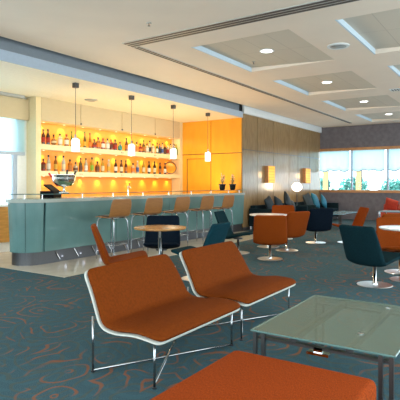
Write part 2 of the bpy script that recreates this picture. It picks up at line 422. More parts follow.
for (x, y, lab) in ((5.2, 4.3, 'tiny ceiling sprinkler head outside the slot diffusers'), (8.15, 4.2, 'tiny sprinkler head inside the nearest ceiling coffer')):
    z = CEIL if x < 6 else CEIL+.068
    t = thing('sprinkler', (x, y, z), 0, lab, 'sprinkler')
    bm = NB(); disc(bm, .035, -.008, -.0005, n=16); obj('escutcheon', bm, 'frost', t)
    bm = NB(); lathe(bm, [(0, -.045), (.018, -.045), (.018, -.04), (.007, -.038), (.007, -.008), (0, -.008)], 12); obj('head', bm, 'steel', t)
t = thing('ceiling_vent', (7.76, 8.1, BARC), 0, 'small round air vent on the cream ceiling over the bar', 'vent')
bm = NB(); lathe(bm, [(0, -.012), (.06, -.012), (.09, -.03), (.15, -.006), (.15, -.0005), (0, -.0005)], 28); obj('grille', bm, 'frost', t, smooth=True)

# ------------------------------------------------------------------ back bar shelving
SX0, SX1, SYF, SYB = 6.79, XE-.031, 8.77, 9.1
nich = (6.92, 12.09)
cab = thing('back_bar_shelving', (SX0, SYF, 0), 0, 'cream built-in back bar with glowing amber bottle shelves', 'shelving')
def cb(name, a, b, m, **k):
    bm = NB(); box(bm, (a[0]-SX0, a[1]-SYF, a[2]), (b[0]-SX0, b[1]-SYF, b[2])); return obj(name, bm, m, cab, **k)
cb('side_panel', (SX0, SYF, .006), (nich[0], SYB, BARC), 'cream'); cb('side_panel', (nich[1], SYF, .006), (SX1, SYB, BARC), 'cream')
cb('back_panel', (nich[0], SYB-.02, .95), (nich[1], SYB, 2.74), 'niche')
cb('base_cupboard', (nich[0], SYF-.35, .006), (nich[1], SYB, .95), 'cream')
joints = [nich[0], 8.07, 9.50, 10.88, nich[1]]
for a, b in zip(joints, joints[1:]):
    cb('header_panel', (a+.008, SYF, 2.74), (b-.008, SYF+.03, BARC), 'limestone')
cb('header_box', (nich[0], SYF+.03, 2.74), (nich[1], SYB, BARC), 'cream')
for z0, z1 in ((2.11, 2.23), (1.53, 1.64)):
    cb('shelf', (nich[0], SYF, z0), (nich[1], SYB-.02, z1), 'cream')
for x in joints[1:-1]:
    for z in (2.17, 1.585):
        for dx in (-.03, .03):
            bm = NB(); lathe(bm, [(0, 0), (.012, 0), (.012, .012), (0, .012)], 10, mtx=Matrix.Translation((x-SX0+dx, 0, z)) @ Matrix.Rotation(PI/2, 4, 'X')); obj('shelf_fixing', bm, 'steel', cab)
for x in joints[1:-1]:
    bm = NB(); lathe(bm, [(0, 0), (.02, 0), (.02, .02), (0, .02)], 10, mtx=Matrix.Translation((x-SX0, 0, 2.78)) @ Matrix.Rotation(PI/2, 4, 'X')); obj('panel_fixing', bm, 'steel', cab)
# puck lamps under each shelf, with their light
for z in (2.74, 2.11, 1.53):
    for i in range(9):
        x = 7.15+i*.585
        bm = NB(); lathe(bm, [(0, 0), (.025, 0), (.025, -.008), (0, -.008)], 14, (x-SX0, .20, z-.0005)); obj('shelf_lamp', bm, 'puck', cab)
        light('shelf_spot', 'SPOT', (x, SYF+.20, z-.02), 4.2 if z > 1.6 else 4.2, (1, .72, .28), spot_size=R(95), spot_blend=.9, shadow_soft_size=.02, rot=(R(22), 0, 0))
# LED strip behind the header edge
light('header_strip', 'AREA', (9.5, SYF+.06, 2.735), 10, (1, .8, .45), shape='RECTANGLE', size=5.0, size_y=.03)

# bottles -----------------------------------------------------------
PROF = {
 'tall': [(0,0),(.036,0),(.038,.01),(.038,.17),(.03,.205),(.014,.235),(.013,.29),(.016,.292),(.016,.305),(0,.305)],
 'slim': [(0,0),(.031,0),(.033,.01),(.033,.15),(.024,.20),(.012,.25),(.012,.325),(.015,.327),(.015,.335),(0,.335)],
 'squat':[(0,0),(.05,0),(.054,.012),(.052,.10),(.036,.135),(.015,.15),(.014,.19),(.018,.192),(.018,.21),(0,.21)],
 'round':[(0,0),(.03,0),(.055,.03),(.060,.07),(.045,.115),(.016,.14),(.014,.20),(.017,.202),(.017,.215),(0,.215)],
 'square':[(0,0),(.044,0),(.046,.01),(.046,.15),(.036,.17),(.015,.18),(.014,.215),(.018,.217),(.018,.24),(0,.24)],
}
COL = {'dark':(.012,.012,.01),'green':(.06,.22,.02),'lime':(.25,.5,.03),'amber':(.48,.16,.01),'brown':(.14,.04,.01),'red':(.40,.02,.01),'clear':(.72,.66,.48),
       'yellow':(.75,.45,.04),'orange':(.75,.22,.01),'blue':(.03,.10,.35),'teal':(.03,.35,.30),'olive':(.16,.13,.02),'pale':(.85,.72,.45),'white':(.85,.82,.75)}
for k, v in COL.items():
    M['glass_'+k+'_bottle'] = mat('bottle '+k, tuple(c*.5 for c in v), .12, spec=.7, coat=.3)
    M['label_'+k] = mat('label '+k, tuple(c*.7 for c in v), .6)
CNAME = {'dark':'black glass','green':'green glass','lime':'bright lime green glass','amber':'amber','brown':'brown glass','red':'red','clear':'clear glass','yellow':'yellow','orange':'orange','blue':'blue','teal':'teal','olive':'olive glass','pale':'pale straw coloured','white':'white'}
SH = {'tall':'tall shouldered','slim':'slim long necked','squat':'squat','round':'round bellied','square':'stout square shouldered'}
cache = {}
def px2x(px, Y=8.87):
    f, a = 485, math.atan(322/485); c, s = math.cos(a), math.sin(a); l = (px-200)/f; d = Y/(s-l*c); return d*(c+l*s)
def bottle(shape, gcol, lcol, ccol, x, z, sc, label, group):
    key = (shape, gcol, lcol, ccol)
    t = thing('bottle', (x, 8.87, z), 0, label, 'bottle', group)
    t.scale = (sc, sc, sc)
    if key not in cache:
        P_ = PROF[shape]; bm = NB(); lathe(bm, P_, 16); g = obj('glass_body', bm, 'glass_'+gcol+'_bottle', t, smooth=True)
        r = P_[3][0]+.0015; h0 = P_[3][1]*.25; h1 = P_[3][1]*.85
        if shape == 'round': r = .0615; h0, h1 = .045, .085
        bm = NB(); lathe(bm, [(r-.004, h0), (r, h0), (r, h1), (r-.004, h1)], 16); l_ = obj('paper_label', bm, 'label_'+lcol, t, smooth=False)
        top = P_[-1][1]; rc = P_[-2][0]+.002
        bm = NB(); lathe(bm, [(0, top+.003), (rc, top+.003), (rc, top-.035), (rc-.003, top-.035)], 12); c_ = obj('cap', bm, 'label_'+ccol, t)
        cache[key] = (g, l_, c_)
    else:
        for s_ in cache[key]:
            c = s_.copy(); C.objects.link(c); c.parent = t
ORD = ['leftmost','second','third','fourth','fifth','sixth','seventh','eighth','ninth','tenth','eleventh','twelfth','thirteenth','fourteenth','fifteenth','sixteenth','seventeenth','eighteenth','nineteenth','twentieth','twenty-first','twenty-second','twenty-third','twenty-fourth','twenty-fifth','twenty-sixth','twenty-seventh','twenty-eighth','twenty-ninth','thirtieth','thirty-first','thirty-second','thirty-third','thirty-fourth','thirty-fifth','thirty-sixth','thirty-seventh','thirty-eighth']
upper = [(43.3,'tall','brown','red','dark'),(48,'tall','dark','red','dark'),(53.7,'round','amber','pale','dark'),(60,'square','pale','white','dark'),(66.5,'square','amber','white','red'),(71.7,'slim','green','pale','green'),(78,'squat','dark','white','dark'),
 (84.8,'slim','olive','yellow','green'),(90,'slim','amber','orange','brown'),(94.3,'squat','brown','red','dark'),(98.3,'square','amber','orange','dark'),(103,'square','red','white','red'),(107.5,'square','clear','white','dark'),(111.2,'square','red','brown','red'),(115.2,'square','brown','red','dark'),
 (120,'squat','teal','teal','dark'),(126.5,'tall','brown','amber','dark'),(132,'square','clear','white','dark'),(136.7,'square','yellow','orange','dark'),(140.3,'squat','red','orange','dark'),(143.6,'tall','olive','amber','green'),(147,'square','clear','white','dark'),(149.8,'tall','pale','dark','dark'),(153,'square','clear','pale','dark'),
 (157,'tall','green','white','dark'),(159.7,'tall','blue','dark','dark'),(162.3,'tall','clear','blue','dark'),(165,'tall','dark','brown','dark'),(167.7,'tall','clear','red','dark'),(170.5,'tall','clear','white','dark'),(174.3,'tall','clear','pale','dark'),(176,'tall','lime','green','lime')]
lower = [(43.3,'square','red','brown','dark'),(48.5,'tall','clear','white','dark'),(55.7,'tall','amber','yellow','dark'),(63.5,'tall','white','pale','dark'),(70,'square','orange','amber','dark'),(75.5,'squat','clear','brown','dark'),(80.7,'tall','olive','brown','dark'),
 (86,'tall','clear','white','dark'),(92,'tall','yellow','lime','dark'),(97.4,'square','amber','brown','dark'),(102.7,'tall','yellow','pale','dark'),(108.7,'tall','pale','yellow','white'),(115.7,'tall','dark','white','dark'),(121.3,'tall','brown','pale','dark'),(125.9,'tall','brown','amber','dark'),
 (133,'square','pale','orange','dark'),(137.5,'tall','clear','blue','white'),(143.6,'tall','yellow','pale','yellow'),(149,'tall','dark','white','dark'),(154.6,'tall','dark','pale','dark'),(160,'tall','dark','amber','dark'),(165,'tall','brown','white','dark')]
rs = random.Random(3)
for row, z, nm in ((upper, 2.2305, 'upper'), (lower, 1.6405, 'lower')):
    for i, (px, sh, g, l_, c_) in enumerate(row):
        sc = 1.14+rs.uniform(-.06, .06)
        if px > 155: sc *= .93
        bottle(sh, g, l_, c_, px2x(px), z, sc, '%s %s bottle, %s from the left on the %s bar shelf' % (SH[sh], CNAME[g], ORD[i], nm), 'bottles on the %s bar shelf' % nm)
x = px2x(171.8)
t = thing('serving_tray', (x, 8.93, 1.6405), R(-37), 'round gold tray standing upright at the right end of the lower bar shelf', 'tray')
mt = Matrix.Translation((0, 0, .20)) @ Matrix.Rotation(R(80), 4, 'X') @ Matrix.Scale(.95, 4)
bm = NB(); lathe(bm, [(0, .0), (.15, .005), (.185, .02), (.185, .01), (.15, -.006), (0, -.01)], 40, mtx=mt); obj('dish', bm, 'gold', t, smooth=True)
bm = NB(); lathe(bm, [(.183, .022), (.203, .022), (.203, .004), (.183, .004), (.183, .022)], 40, mtx=mt); obj('rim', bm, 'brown_rim' if 'brown_rim' in M else 'darkmetal', t)

# ------------------------------------------------------------------ bar counter
def arc(cx, cy, r, a0, a1, n): return [(cx+r*math.cos(R(a0+(a1-a0)*i/n)), cy+r*math.sin(R(a0+(a1-a0)*i/n))) for i in range(n+1)]
front = YW
def outline(off, far=XE-.031):
    # plan of the bar: straight front, rounded left end that swings back at an angle
    pts = [(far, front-off)]
    pts += [(5.28, front-off)]
    pts += arc(5.28, front+.30, .30+off, 268, 158, 14)
    e = pts[-1]
    pts += [(5.62, front+.74), (5.9, front+.78), (far, front+.78)]
    return pts
bar = thing('bar_counter', (5.0, front, 0), 0, 'long curved bar counter clad in frosted teal glass with steel kick plate', 'bar counter')
def bprism(name, off, z0, z1, m, far=XE-.031, **k):
    bm = NB(); prism(bm, [(x-5.0, y-front) for x, y in outline(off, far)], z0, z1)
    return obj(name, bm, m, bar, **k)
bprism('kick_plate', 0, .0065, .22, 'steel')
bprism('body_core', .03, .22, 1.04, 'barglass')
bprism('countertop', .10, 1.04, 1.10, 'countertop')
# cladding panels on the front, leaning outwards, with open joints
jx = [12.2, 10.4, 8.7, 7.0, 5.30]
for a, b in zip(jx, jx[1:]):
    bm = NB(); vs = box(bm, (b+.004-5, -.055, .225), (a-.004-5, -.035, 1.035))
    for v in vs:
        if v.co.z > .6: v.co.y -= .035
    obj('front_panel', bm, 'barglass2', bar)
def curved_panel(a0, a1):
    bm = NB(); n = 8; V = []
    for i in range(n+1):
        a = R(a0+(a1-a0)*i/n); row = []
        for (rr, z) in ((.305, .225), (.335, 1.035), (.375, 1.035), (.34, .225)):
            row.append(bm.verts.new((5.28-5+rr*math.cos(a), .30+rr*math.sin(a), z)))
        V.append(row)
    for p, q in zip(V, V[1:]):
        for j in range(4): bm.faces.new((p[j], p[(j+1)%4], q[(j+1)%4], q[j]))
    bm.faces.new(V[0]); bm.faces.new(V[-1][::-1]); obj('curved_panel', bm, 'barglass2', bar, smooth=False)
curved_panel(268, 222); curved_panel(220.5, 165)
# kick plate lamps
for i in range(5):
    x = 5.7+.42*i
    bm = NB(); box(bm, (x-5, -.014, .09), (x-5+.03, -.0005, .100)); obj('kick_light', bm, 'kick_glow', bar)
    light('kick_spot', 'POINT', (x+.05, front-.05, .10), .03, (.75, .8, 1), shadow_soft_size=.03)
for i in range(6):
    x = 5.55+.42*i
    bm = NB(); q = [bm.verts.new(v) for v in ((x-5, -.0005, .20), (x-5+.012, -.0005, .20), (x-5+.112, -.0005, .05), (x-5+.10, -.0005, .05))]
    q2 = [bm.verts.new((v.co.x, -.02, v.co.z)) for v in q]
    bm.faces.new(q); bm.faces.new(q2[::-1])
    for k in range(4): bm.faces.new((q[k], q[(k+1)%4], q2[(k+1)%4], q2[k]))
    obj('kick_fin', bm, 'chrome', bar)
# glass ledge on posts
gl = thing('glass_ledge', (5.0, front, 1.10), 0, 'green edged glass ledge raised on short steel posts along the bar', 'glass shelf')
bm = NB(); pts = [(XE-.035, front-.14), (5.28, front-.14)] + arc(5.28, front+.30, .44, 268, 165, 14)
inner = [(5.3, front+.42), (5.5, front+.22), (XE-.035, front+.22)]
prism(bm, [(x-5, y-front) for x, y in pts+inner[:-1]+[inner[-1]]], .075, .087); obj('glass_sheet', bm, 'glass_green', gl)
bm = NB(); ed = [(x-5, y-front, .081) for x, y in pts]; tube(bm, ed, .0065, 6); obj('polished_edge', bm, 'glass_edge', gl)
for (x, y) in [(5.12, 6.92), (5.35, 6.75), (6.2, front+.02), (6.35, front+.18), (7.0, front+.02), (7.9, front+.02), (8.8, front+.02), (9.7, front+.02), (10.6, front+.02), (11.5, front+.02), (12.1, front+.02)]:
    bm = NB(); lathe(bm, [(0, .0005), (.018, .0005), (.018, .006), (.008, .008), (.008, .075), (0, .075)], 12, (x-5, y-front, 0)); obj('post', bm, 'chrome', gl)
GZ = 1.188
# silver champagne bowl with bottles
bx, by = 6.02, 7.02
bx = px2x(64, 6.86); by = 6.86
t = thing('champagne_bowl', (bx, by, GZ), 0, 'large polished silver footed champagne bowl on the bar top', 'bowl')
bm = NB(); lathe(bm, [(0, 0), (.09, 0), (.09, .012), (.03, .03), (.018, .06), (.018, .10), (.04, .115)], 32); obj('foot', bm, 'silver', t, smooth=True)
bm = NB(); lathe(bm, [(0, .112), (.07, .117), (.145, .15), (.19, .205), (.205, .27), (.205, .315), (.225, .33), (.215, .335), (.195, .315), (.193, .27), (.178, .212), (.135, .16), (.05, .13), (0, .126)], 40); obj('bowl', bm, 'silver', t, smooth=True)
def leaning_bottle(dx, dy, dz, rx, ry, body, foil, lab):
    t = thing('champagne_bottle', (bx+dx, by+dy, GZ+dz), 0, lab, 'bottle', 'bottles in the silver bowl'); t.rotation_euler = (rx, ry, 0)
    bm = NB(); lathe(bm, [(0, 0), (.036, 0), (.038, .01), (.038, .12), (.028, .16), (.014, .19), (.0135, .20), (0, .20)], 18); obj('glass_body', bm, body, t, smooth=True)
    bm = NB(); lathe(bm, [(.0142, .185), (.0165, .19), (.018, .275), (.019, .28), (0, .285)], 14); obj('foil', bm, foil, t, smooth=True)
a = math.atan(322/485); rv = Vector((math.sin(a), -math.cos(a), 0))
def axis_rot(ang):   # lean to the right of the view direction by ang about the view axis
    q = Matrix.Rotation(-ang, 3, Vector((math.cos(a), math.sin(a), 0))).inverted(); return q.to_euler()
for off, ang, body, foil, lab in ((-.09, -38, 'red_foil', 'red_foil', 'red foiled bottle leaning left in the silver bowl'), (-.03, -14, 'glass_amber_bottle', 'gold', 'gold foiled bottle leaning slightly left in the silver bowl'), (.035, 4, 'glass_dark_bottle', 'label_dark', 'dark bottle nearly upright in the silver bowl'), (.09, 24, 'glass_green_bottle', 'label_dark', 'green bottle leaning right in the silver bowl')):
    p = rv*off*1.1
    leaning_bottle(p.x, p.y, .135, 0, 0, body, foil, lab)
    bpy.context.scene.collection.objects[-1]
    o = [o for o in C.objects if o.name.startswith('champagne_bottle')][-1]
    e = Matrix.Rotation(R(ang), 3, Vector((math.cos(a), math.sin(a), 0))).to_euler(); o.rotation_euler = e
# register
px_ = px2x(51, 7.22)
t = thing('cash_register', (px_, 7.22, 1.1005), R(25), 'small black sloping till terminal on the bar beside the silver bowl', 'till')
bm = NB(); prism(bm, [(-.17, -.13), (.17, -.13), (.17, .13), (-.17, .13)], 0, .12); obj('base', bm, 'matt', t, bevel=.005)
bm = NB(); vs = box(bm, (-.15, -.02, .05), (.15, .04, .07)); 
for v in vs:
    v.co.z += 0
bm.free(); bm = NB(); prism(bm, [(-.15, -.012), (.15, -.012), (.15, .012), (-.15, .012)], 0, .20)
obj('screen', bm, 'matt', t, bevel=.004, loc=(0, -.09, .12), rot=(R(-55), 0, 0))
# tap
t = thing('beer_tap', (px2x(128, 7.12), 7.12, 1.1005), 0, 'slim steel beer tap standing on the middle of the bar', 'tap')
bm = NB(); lathe(bm, [(0, 0), (.04, 0), (.04, .01), (.016, .014), (.016, .21), (0, .215)], 16); obj('column', bm, 'chrome', t, smooth=True)
bm = NB(); tube(bm, [(0, 0, .19), (0, -.06, .19), (0, -.09, .15)], .008); obj('spout', bm, 'chrome', t)
bm = NB(); tube(bm, [(0, -.03, .20), (0, -.045, .27)], .010); obj('handle', bm, 'black', t)
# plants on the bar end
for k, (px, lab) in enumerate(((222.2, 'small black potted plant with pale blooms on the bar end, the left of the pair'), (232.6, 'small black potted plant with pale blooms on the bar end, the right of the pair'))):
    r2 = random.Random(20+k)
    t = thing('potted_plant', (px2x(px, 6.78), 6.78, GZ), 0, lab, 'plant', 'pair of potted plants on the bar')
    bm = NB(); lathe(bm, [(0, 0), (.06, 0), (.075, .02), (.09, .13), (.11, .16), (.10, .165), (.085, .15), (0, .145)], 20); obj('pot', bm, 'pot', t, smooth=True)
    bm = NB()
    tips = []
    for i in range(9):
        an = r2.uniform(0, 2*PI); rr = r2.uniform(.02, .09); hh = r2.uniform(.26, .46)
        p = (rr*math.cos(an), rr*math.sin(an), hh); tips.append(p); tube(bm, [(0, 0, .14), (p[0]*.4, p[1]*.4, hh*.6), p], .006, 5)
    obj('stems', bm, 'leaf', t)
    bm = NB()
    for i in range(26):
        p = tips[i % 9]; q = r2.uniform(.65, 1); o3 = Vector((p[0]*q+r2.uniform(-.02, .02), p[1]*q+r2.uniform(-.02, .02), p[2]*q+r2.uniform(-.02, .02)))
        bmesh.ops.create_icosphere(bm, subdivisions=1, radius=r2.uniform(.012, .022), matrix=Matrix.Translation(o3) @ Matrix.Diagonal((1, 1, .6, 1)))
    obj('blossoms', bm, 'petal', t, smooth=True)
    bm = NB()
    for i in range(14):
        an = r2.uniform(0, 2*PI); l0 = r2.uniform(.06, .11); d = Vector((math.cos(an), math.sin(an), 0)); s = Vector((-d.y, d.x, 0)); z = r2.uniform(.15, .24)
        A = d*.01+Vector((0, 0, z)); B = d*l0*.6+Vector((0, 0, z+.05)); T = d*l0+Vector((0, 0, z+.03))
        v = [bm.verts.new(A), bm.verts.new(B+s*.018), bm.verts.new(T), bm.verts.new(B-s*.018)]; bm.faces.new(v)
    o = obj('leaves', bm, 'leaf', t); sm = o.modifiers.new('s', 'SOLIDIFY'); sm.thickness = .002
# pendants
pproto = None
for i, (px, xx) in enumerate(((76, 6.31), (130, 7.88), (172.5, 9.38), (207.5, 10.92))):
    lab = 'pendant lamp with lit white glass cylinder over the bar, %s' % ['nearest the left window', 'second from the left window', 'third from the left window', 'in front of the orange wall'][i]
    if not pproto:
        t = thing('pendant_lamp', (xx, 7.0, BARC), 0, lab, 'pendant lamp', 'pendant lamps over the bar'); pproto = t
        bm = NB(); box(bm, (-.045, -.045, -.09), (.045, .045, -.0005)); obj('ceiling_rose', bm, 'steel', t, bevel=.005)
        bm = NB(); tube(bm, [(0, 0, -.09), (0, 0, -.98)], .005, 6); obj('cord', bm, 'darkmetal', t)
        bm = NB(); lathe(bm, [(0, -.97), (.018, -.97), (.022, -1.03), (.062, -1.045), (.062, -1.06), (0, -1.06)], 20); obj('socket_cap', bm, 'chrome', t, smooth=False)
        bm = NB(); lathe(bm, [(0, -1.061), (.068, -1.061), (.073, -1.07), (.073, -1.285), (.068, -1.29), (0, -1.29)], 24); obj('lamp_shade', bm, 'pane_glow', t, smooth=False)
    else: dup(pproto, (xx, 7.0, BARC), 0, lab)
    light('pendant_glow', 'POINT', (xx, 7.0, BARC-1.36), 14, (1, .8, .5), shadow_soft_size=.06)

# ceiling wash above bar: unseen fill light added behind the countertop, shining up
light('bar_fill_up', 'AREA', (9.3, 7.5, 1.12), 26, (1, .80, .45), rot=(PI, 0, 0), shape='RECTANGLE', size=5.4, size_y=.1)
for x in (8.2, 10.2, 11.4):
    light('bar_fill_down', 'SPOT', (x, 7.9, BARC-.03), 22, (1, .76, .42), spot_size=R(130), spot_blend=.8, shadow_soft_size=.08)  # unseen fill spots added to brighten the bar and orange wall

# low cabinet by left window
t = thing('low_cabinet', (5.2, 8.75, 0), 0, 'low honey wood cabinet with white plinth under the left window', 'cabinet')
bm = NB(); box(bm, (-1.4, -.2, .006), (.9, .33, .20)); obj('plinth', bm, 'white', t)
for i in range(3):
    bm = NB(); box(bm, (-1.4+.766*i+.004, -.24, .20), (-1.4+.766*(i+1)-.004, -.22, .90)); obj('door', bm, 'cab_wood', t)
bm = NB(); box(bm, (-1.4, -.22, .20), (.9, .33, .90)); obj('body', bm, 'cab_wood', t)
bm = NB(); box(bm, (-1.42, -.26, .90), (.92, .33, .935)); obj('top', bm, 'white', t)
t = thing('cocktail_shaker', (5.05+.02, 8.62, .9355), 0, 'silver cocktail shaker on the low cabinet at the left edge', 'shaker')
bm = NB(); lathe(bm, [(0, 0), (.045, 0), (.058, .16), (.04, .20), (.04, .20)], 20); obj('cup', bm, 'silver', t, smooth=True)
bm = NB(); lathe(bm, [(.041, .20), (.025, .235), (.025, .26), (0, .27)], 20); obj('cap', bm, 'silver', t, smooth=True)

# ------------------------------------------------------------------ sheet furniture helpers
def spline(pts, n):
    # Catmull-Rom resample of tuples
    out = []; P_ = [pts[0]]+list(pts)+[pts[-1]]
    for i in range(1, len(P_)-2):
        for k in range(n):
            t = k/n; p0, p1, p2, p3 = P_[i-1], P_[i], P_[i+1], P_[i+2]
            out.append(tuple(.5*((2*b)+(-a+c)*t+(2*a-5*b+4*c-d)*t*t+(-a+3*b-3*c+d)*t**3) for a, b, c, d in zip(p0, p1, p2, p3)))
    out.append(tuple(pts[-1])); return out
def sheet(prof, thick, n=4, ns=10, off=0, edge=1.0, shrink=0, round_ends=.12, puff=0):
    """prof rows: (y, z, halfwidth, curl). curl lifts the side edges along the surface normal."""
    rows = spline(prof, n); m = len(rows); bm = NB(); T = []; B = []
    L_ = [0]
    for a, b in zip(rows, rows[1:]): L_.append(L_[-1]+math.hypot(b[0]-a[0], b[1]-a[1]))
    tot = L_[-1]
    for k, (y, z, hw, cu) in enumerate(rows):
        p = rows[max(0, k-1)]; q = rows[min(m-1, k+1)]
        ty, tz = q[0]-p[0], q[1]-p[1]; l = math.hypot(ty, tz); ny, nz = -tz/l, ty/l
        if nz < 0 and abs(nz) > .2: ny, nz = -ny, -nz
        if ny > 0 and abs(nz) <= .2: pass
        e = min(L_[k], tot-L_[k])/max(1e-6, round_ends); wf = 1 if e >= 1 else (1-(1-e)**2)**.5 if e > 0 else 0
        w = (hw-shrink)-round_ends*(1-wf)*.8
        rt, rb = [], []
        for i in range(ns+1):
            u = -1+2*i/ns; c = cu*abs(u)**3
            pf = puff*(1-u**6)*(min(1, e*.8))
            rt.append(bm.verts.new((u*w, y+ny*(c+off+thick/2+pf), z+nz*(c+off+thick/2+pf))))
            rb.append(bm.verts.new((u*w, y+ny*(c+off-thick/2), z+nz*(c+off-thick/2))))
        T.append(rt); B.append(rb)
    for k in range(m-1):
        for i in range(ns):
            bm.faces.new((T[k][i], T[k][i+1], T[k+1][i+1], T[k+1][i])); bm.faces.new((B[k][i+1], B[k][i], B[k+1][i], B[k+1][i+1]))
        bm.faces.new((T[k][0], T[k+1][0], B[k+1][0], B[k][0])); bm.faces.new((T[k+1][ns], T[k][ns], B[k][ns], B[k+1][ns]))
    for i in range(ns):
        bm.faces.new((T[0][i+1], T[0][i], B[0][i], B[0][i+1])); bm.faces.new((T[-1][i], T[-1][i+1], B[-1][i+1], B[-1][i]))
    return bm

# ------------------------------------------------------------------ lounge chairs (face -Y)
def make_lounge(loc, label):
    t = thing('lounge_chair', loc, 0, label, 'lounge chair', 'pair of wide low lounge chairs')
    # seat runs from front (y=0) to back, rises into the reclined back
    prof = [(.00, .305, .57, 0), (.06, .325, .585, 0), (.2, .335, .585, 0), (.36, .318, .575, .0), (.48, .315, .565, .01), (.555, .35, .555, .015), (.60, .42, .545, .015), (.665, .55, .53, .01), (.73, .665, .515, 0), (.755, .705, .505, 0)]
    obj('shell', sheet(prof, .022, round_ends=.05), 'shell', t, smooth=True, sub=1)
    obj('cushion', sheet(prof, .028, off=.026, shrink=.010, round_ends=.055, puff=.022), 'orange_cushion', t, smooth=True, sub=1)
    X = .53; corners = [(-X+.02, .07), (X-.02, .07), (-X, .62), (X, .62)]
    tops = [.312, .312, .40, .40]
    for (x, y), z in zip(corners, tops):
        bm = NB(); tube(bm, [(x, y, .012), (x, y, z)], .0085, 8); obj('leg', bm, 'rod', t, smooth=True)
    for a, b in ((0, 3), (1, 2)):
        bm = NB(); p, q = corners[a], corners[b]; tube(bm, [(p[0], p[1], .012+.02*(a == 0)), (q[0], q[1], .012+.02*(a == 0))], .0085, 8); obj('floor_bar', bm, 'rod', t, smooth=True)
    for (x, y) in corners:
        bm = NB(); lathe(bm, [(0, .001), (.016, .001), (.016, .008), (0, .010)], 12, (x, y, 0)); obj('foot', bm, 'black', t)
    return t
lc = make_lounge((3.01, 1.95, 0), 'rust orange lounge chair with white shell, nearest the camera on the left')
dup(lc, (4.20, 1.95, 0), 0, 'rust orange lounge chair with white shell, behind and right of the nearest one')

# ottoman
t = thing('ottoman', (1.70, 1.0, 0), 0, 'large orange woven wool ottoman in the foreground', 'ottoman')
bm = NB(); box(bm, (-.80, -.405, .12), (.80, .415, .385)); obj('cushion', bm, 'orange_otto', t, bevel=.04, smooth=True)
bm = NB(); box(bm, (-.76, -.35, .08), (.76, .35, .12)); obj('base_frame', bm, 'darkmetal', t)
for sx in (-1, 1):
    for sy in (-1, 1):
        bm = NB(); lathe(bm, [(0, 0), (.02, 0), (.02, .08), (0, .08)], 14, (sx*.70, sy*.30, .001)); obj('leg', bm, 'chrome', t)

# glass coffee table
M['frosted'] = None
def mk_frost():
    m, N, L, b = nt('frosted green table glass'); N.remove(b)
    tr = N.new('ShaderNodeBsdfTransparent'); tr.inputs[0].default_value = (.80, .90, .82, 1)
    p = N.new('ShaderNodeBsdfPrincipled'); p.inputs['Base Color'].default_value = (.24, .27, .21, 1); p.inputs['Roughness'].default_value = .16; p.inputs['Specular IOR Level'].default_value = .8
    mx = N.new('ShaderNodeMixShader'); mx.inputs[0].default_value = .4
    L.new(tr.outputs[0], mx.inputs[1]); L.new(p.outputs[0], mx.inputs[2]); L.new(mx.outputs[0], N['Material Output'].inputs[0]); return m
M['frosted'] = mk_frost()
tx0, tx1, ty0, ty1, tz = 2.68, 3.80, .555, 1.40, .45
t = thing('coffee_table', ((tx0+tx1)/2, (ty0+ty1)/2, 0), 0, 'low rectangular frosted glass coffee table with dark metal legs', 'coffee table')
w, d = (tx1-tx0)/2, (ty1-ty0)/2
bm = NB(); box(bm, (-w, -d, tz-.012), (w, d, tz)); obj('glass_top', bm, 'frosted', t, bevel=.002)
bm = NB()
for (a, b) in (((-w, -d), (w, -d)), ((w, -d), (w, d)), ((w, d), (-w, d)), ((-w, d), (-w, -d))):
    tube(bm, [(*a, tz-.006), (*b, tz-.006)], .0065, 6)
obj('polished_edge', bm, 'glass_edge', t)
for yy in (-.17, .17):
    bm = NB(); box(bm, (-w+.05, yy-.02, tz-.045), (w-.05, yy+.02, tz-.0125)); obj('rail', bm, 'darkmetal', t)
for xx in (-w+.05, w-.05):
    bm = NB(); box(bm, (xx-.02, -d+.03, tz-.06), (xx+.02, d-.03, tz-.0455)); obj('cross_rail', bm, 'darkmetal', t)
for xx in (-.28, .43):
    bm = NB(); lathe(bm, [(0, tz+.0005), (.018, tz+.0005), (.018, tz+.004), (0, tz+.005)], 18, (xx, -.17, 0)); obj('glass_fixing', bm, 'chrome', t)
for sx in (-1, 1):
    for sy in (-1, 1):
        for dx, dy in ((0, 0), (0, -.055*sy)):
            x, y = sx*(w-.02)+dx, sy*(d-.02)+dy
            bm = NB(); box(bm, (x-.011, y-.011, .001), (x+.011, y+.011, tz-.0125)); obj('leg', bm, 'darkmetal', t)
bm = NB(); box(bm, (-w+.02, -.06, tz-.09), (-w+.08, .07, tz-.075)); box(bm, (-w+.03, -.02, tz-.075), (-w+.05, .03, tz-.046)); obj('bracket', bm, 'chrome', t)

# ------------------------------------------------------------------ swivel chairs (face +X locally after rz; built facing -Y then rotated)
def make_swivel(fabric, name='swivel_chair'):
    t = thing(name, (0, 0, 0), 0, '', 'chair', 'swivel chairs around the lounge tables')
    prof = [(-.30, .39, .24, 0), (-.26, .405, .27, 0), (-.12, .37, .285, .01), (.05, .325, .295, .03), (.17, .295, .30, .04), (.235, .32, .30, .05), (.275, .40, .30, .05), (.335, .58, .29, .04), (.39, .75, .28, .02), (.405, .81, .275, .01)]
    obj('seat_shell', sheet(prof, .045, round_ends=.05, ns=12), fabric, t, smooth=True, sub=1)
    bm = NB(); lathe(bm, [(0, .275), (.09, .275), (.09, .298), (0, .305)], 20); obj('swivel_plate', bm, 'steel', t)
    bm = NB(); lathe(bm, [(0, .012), (.045, .014), (.022, .03), (.022, .274), (0, .274)], 20); obj('column', bm, 'chrome', t, smooth=True)
    bm = NB(); lathe(bm, [(0, .001), (.225, .001), (.23, .006), (.225, .011), (.05, .014), (0, .014)], 40); obj('base', bm, 'disc', t, smooth=False)
    return t
protos = {}
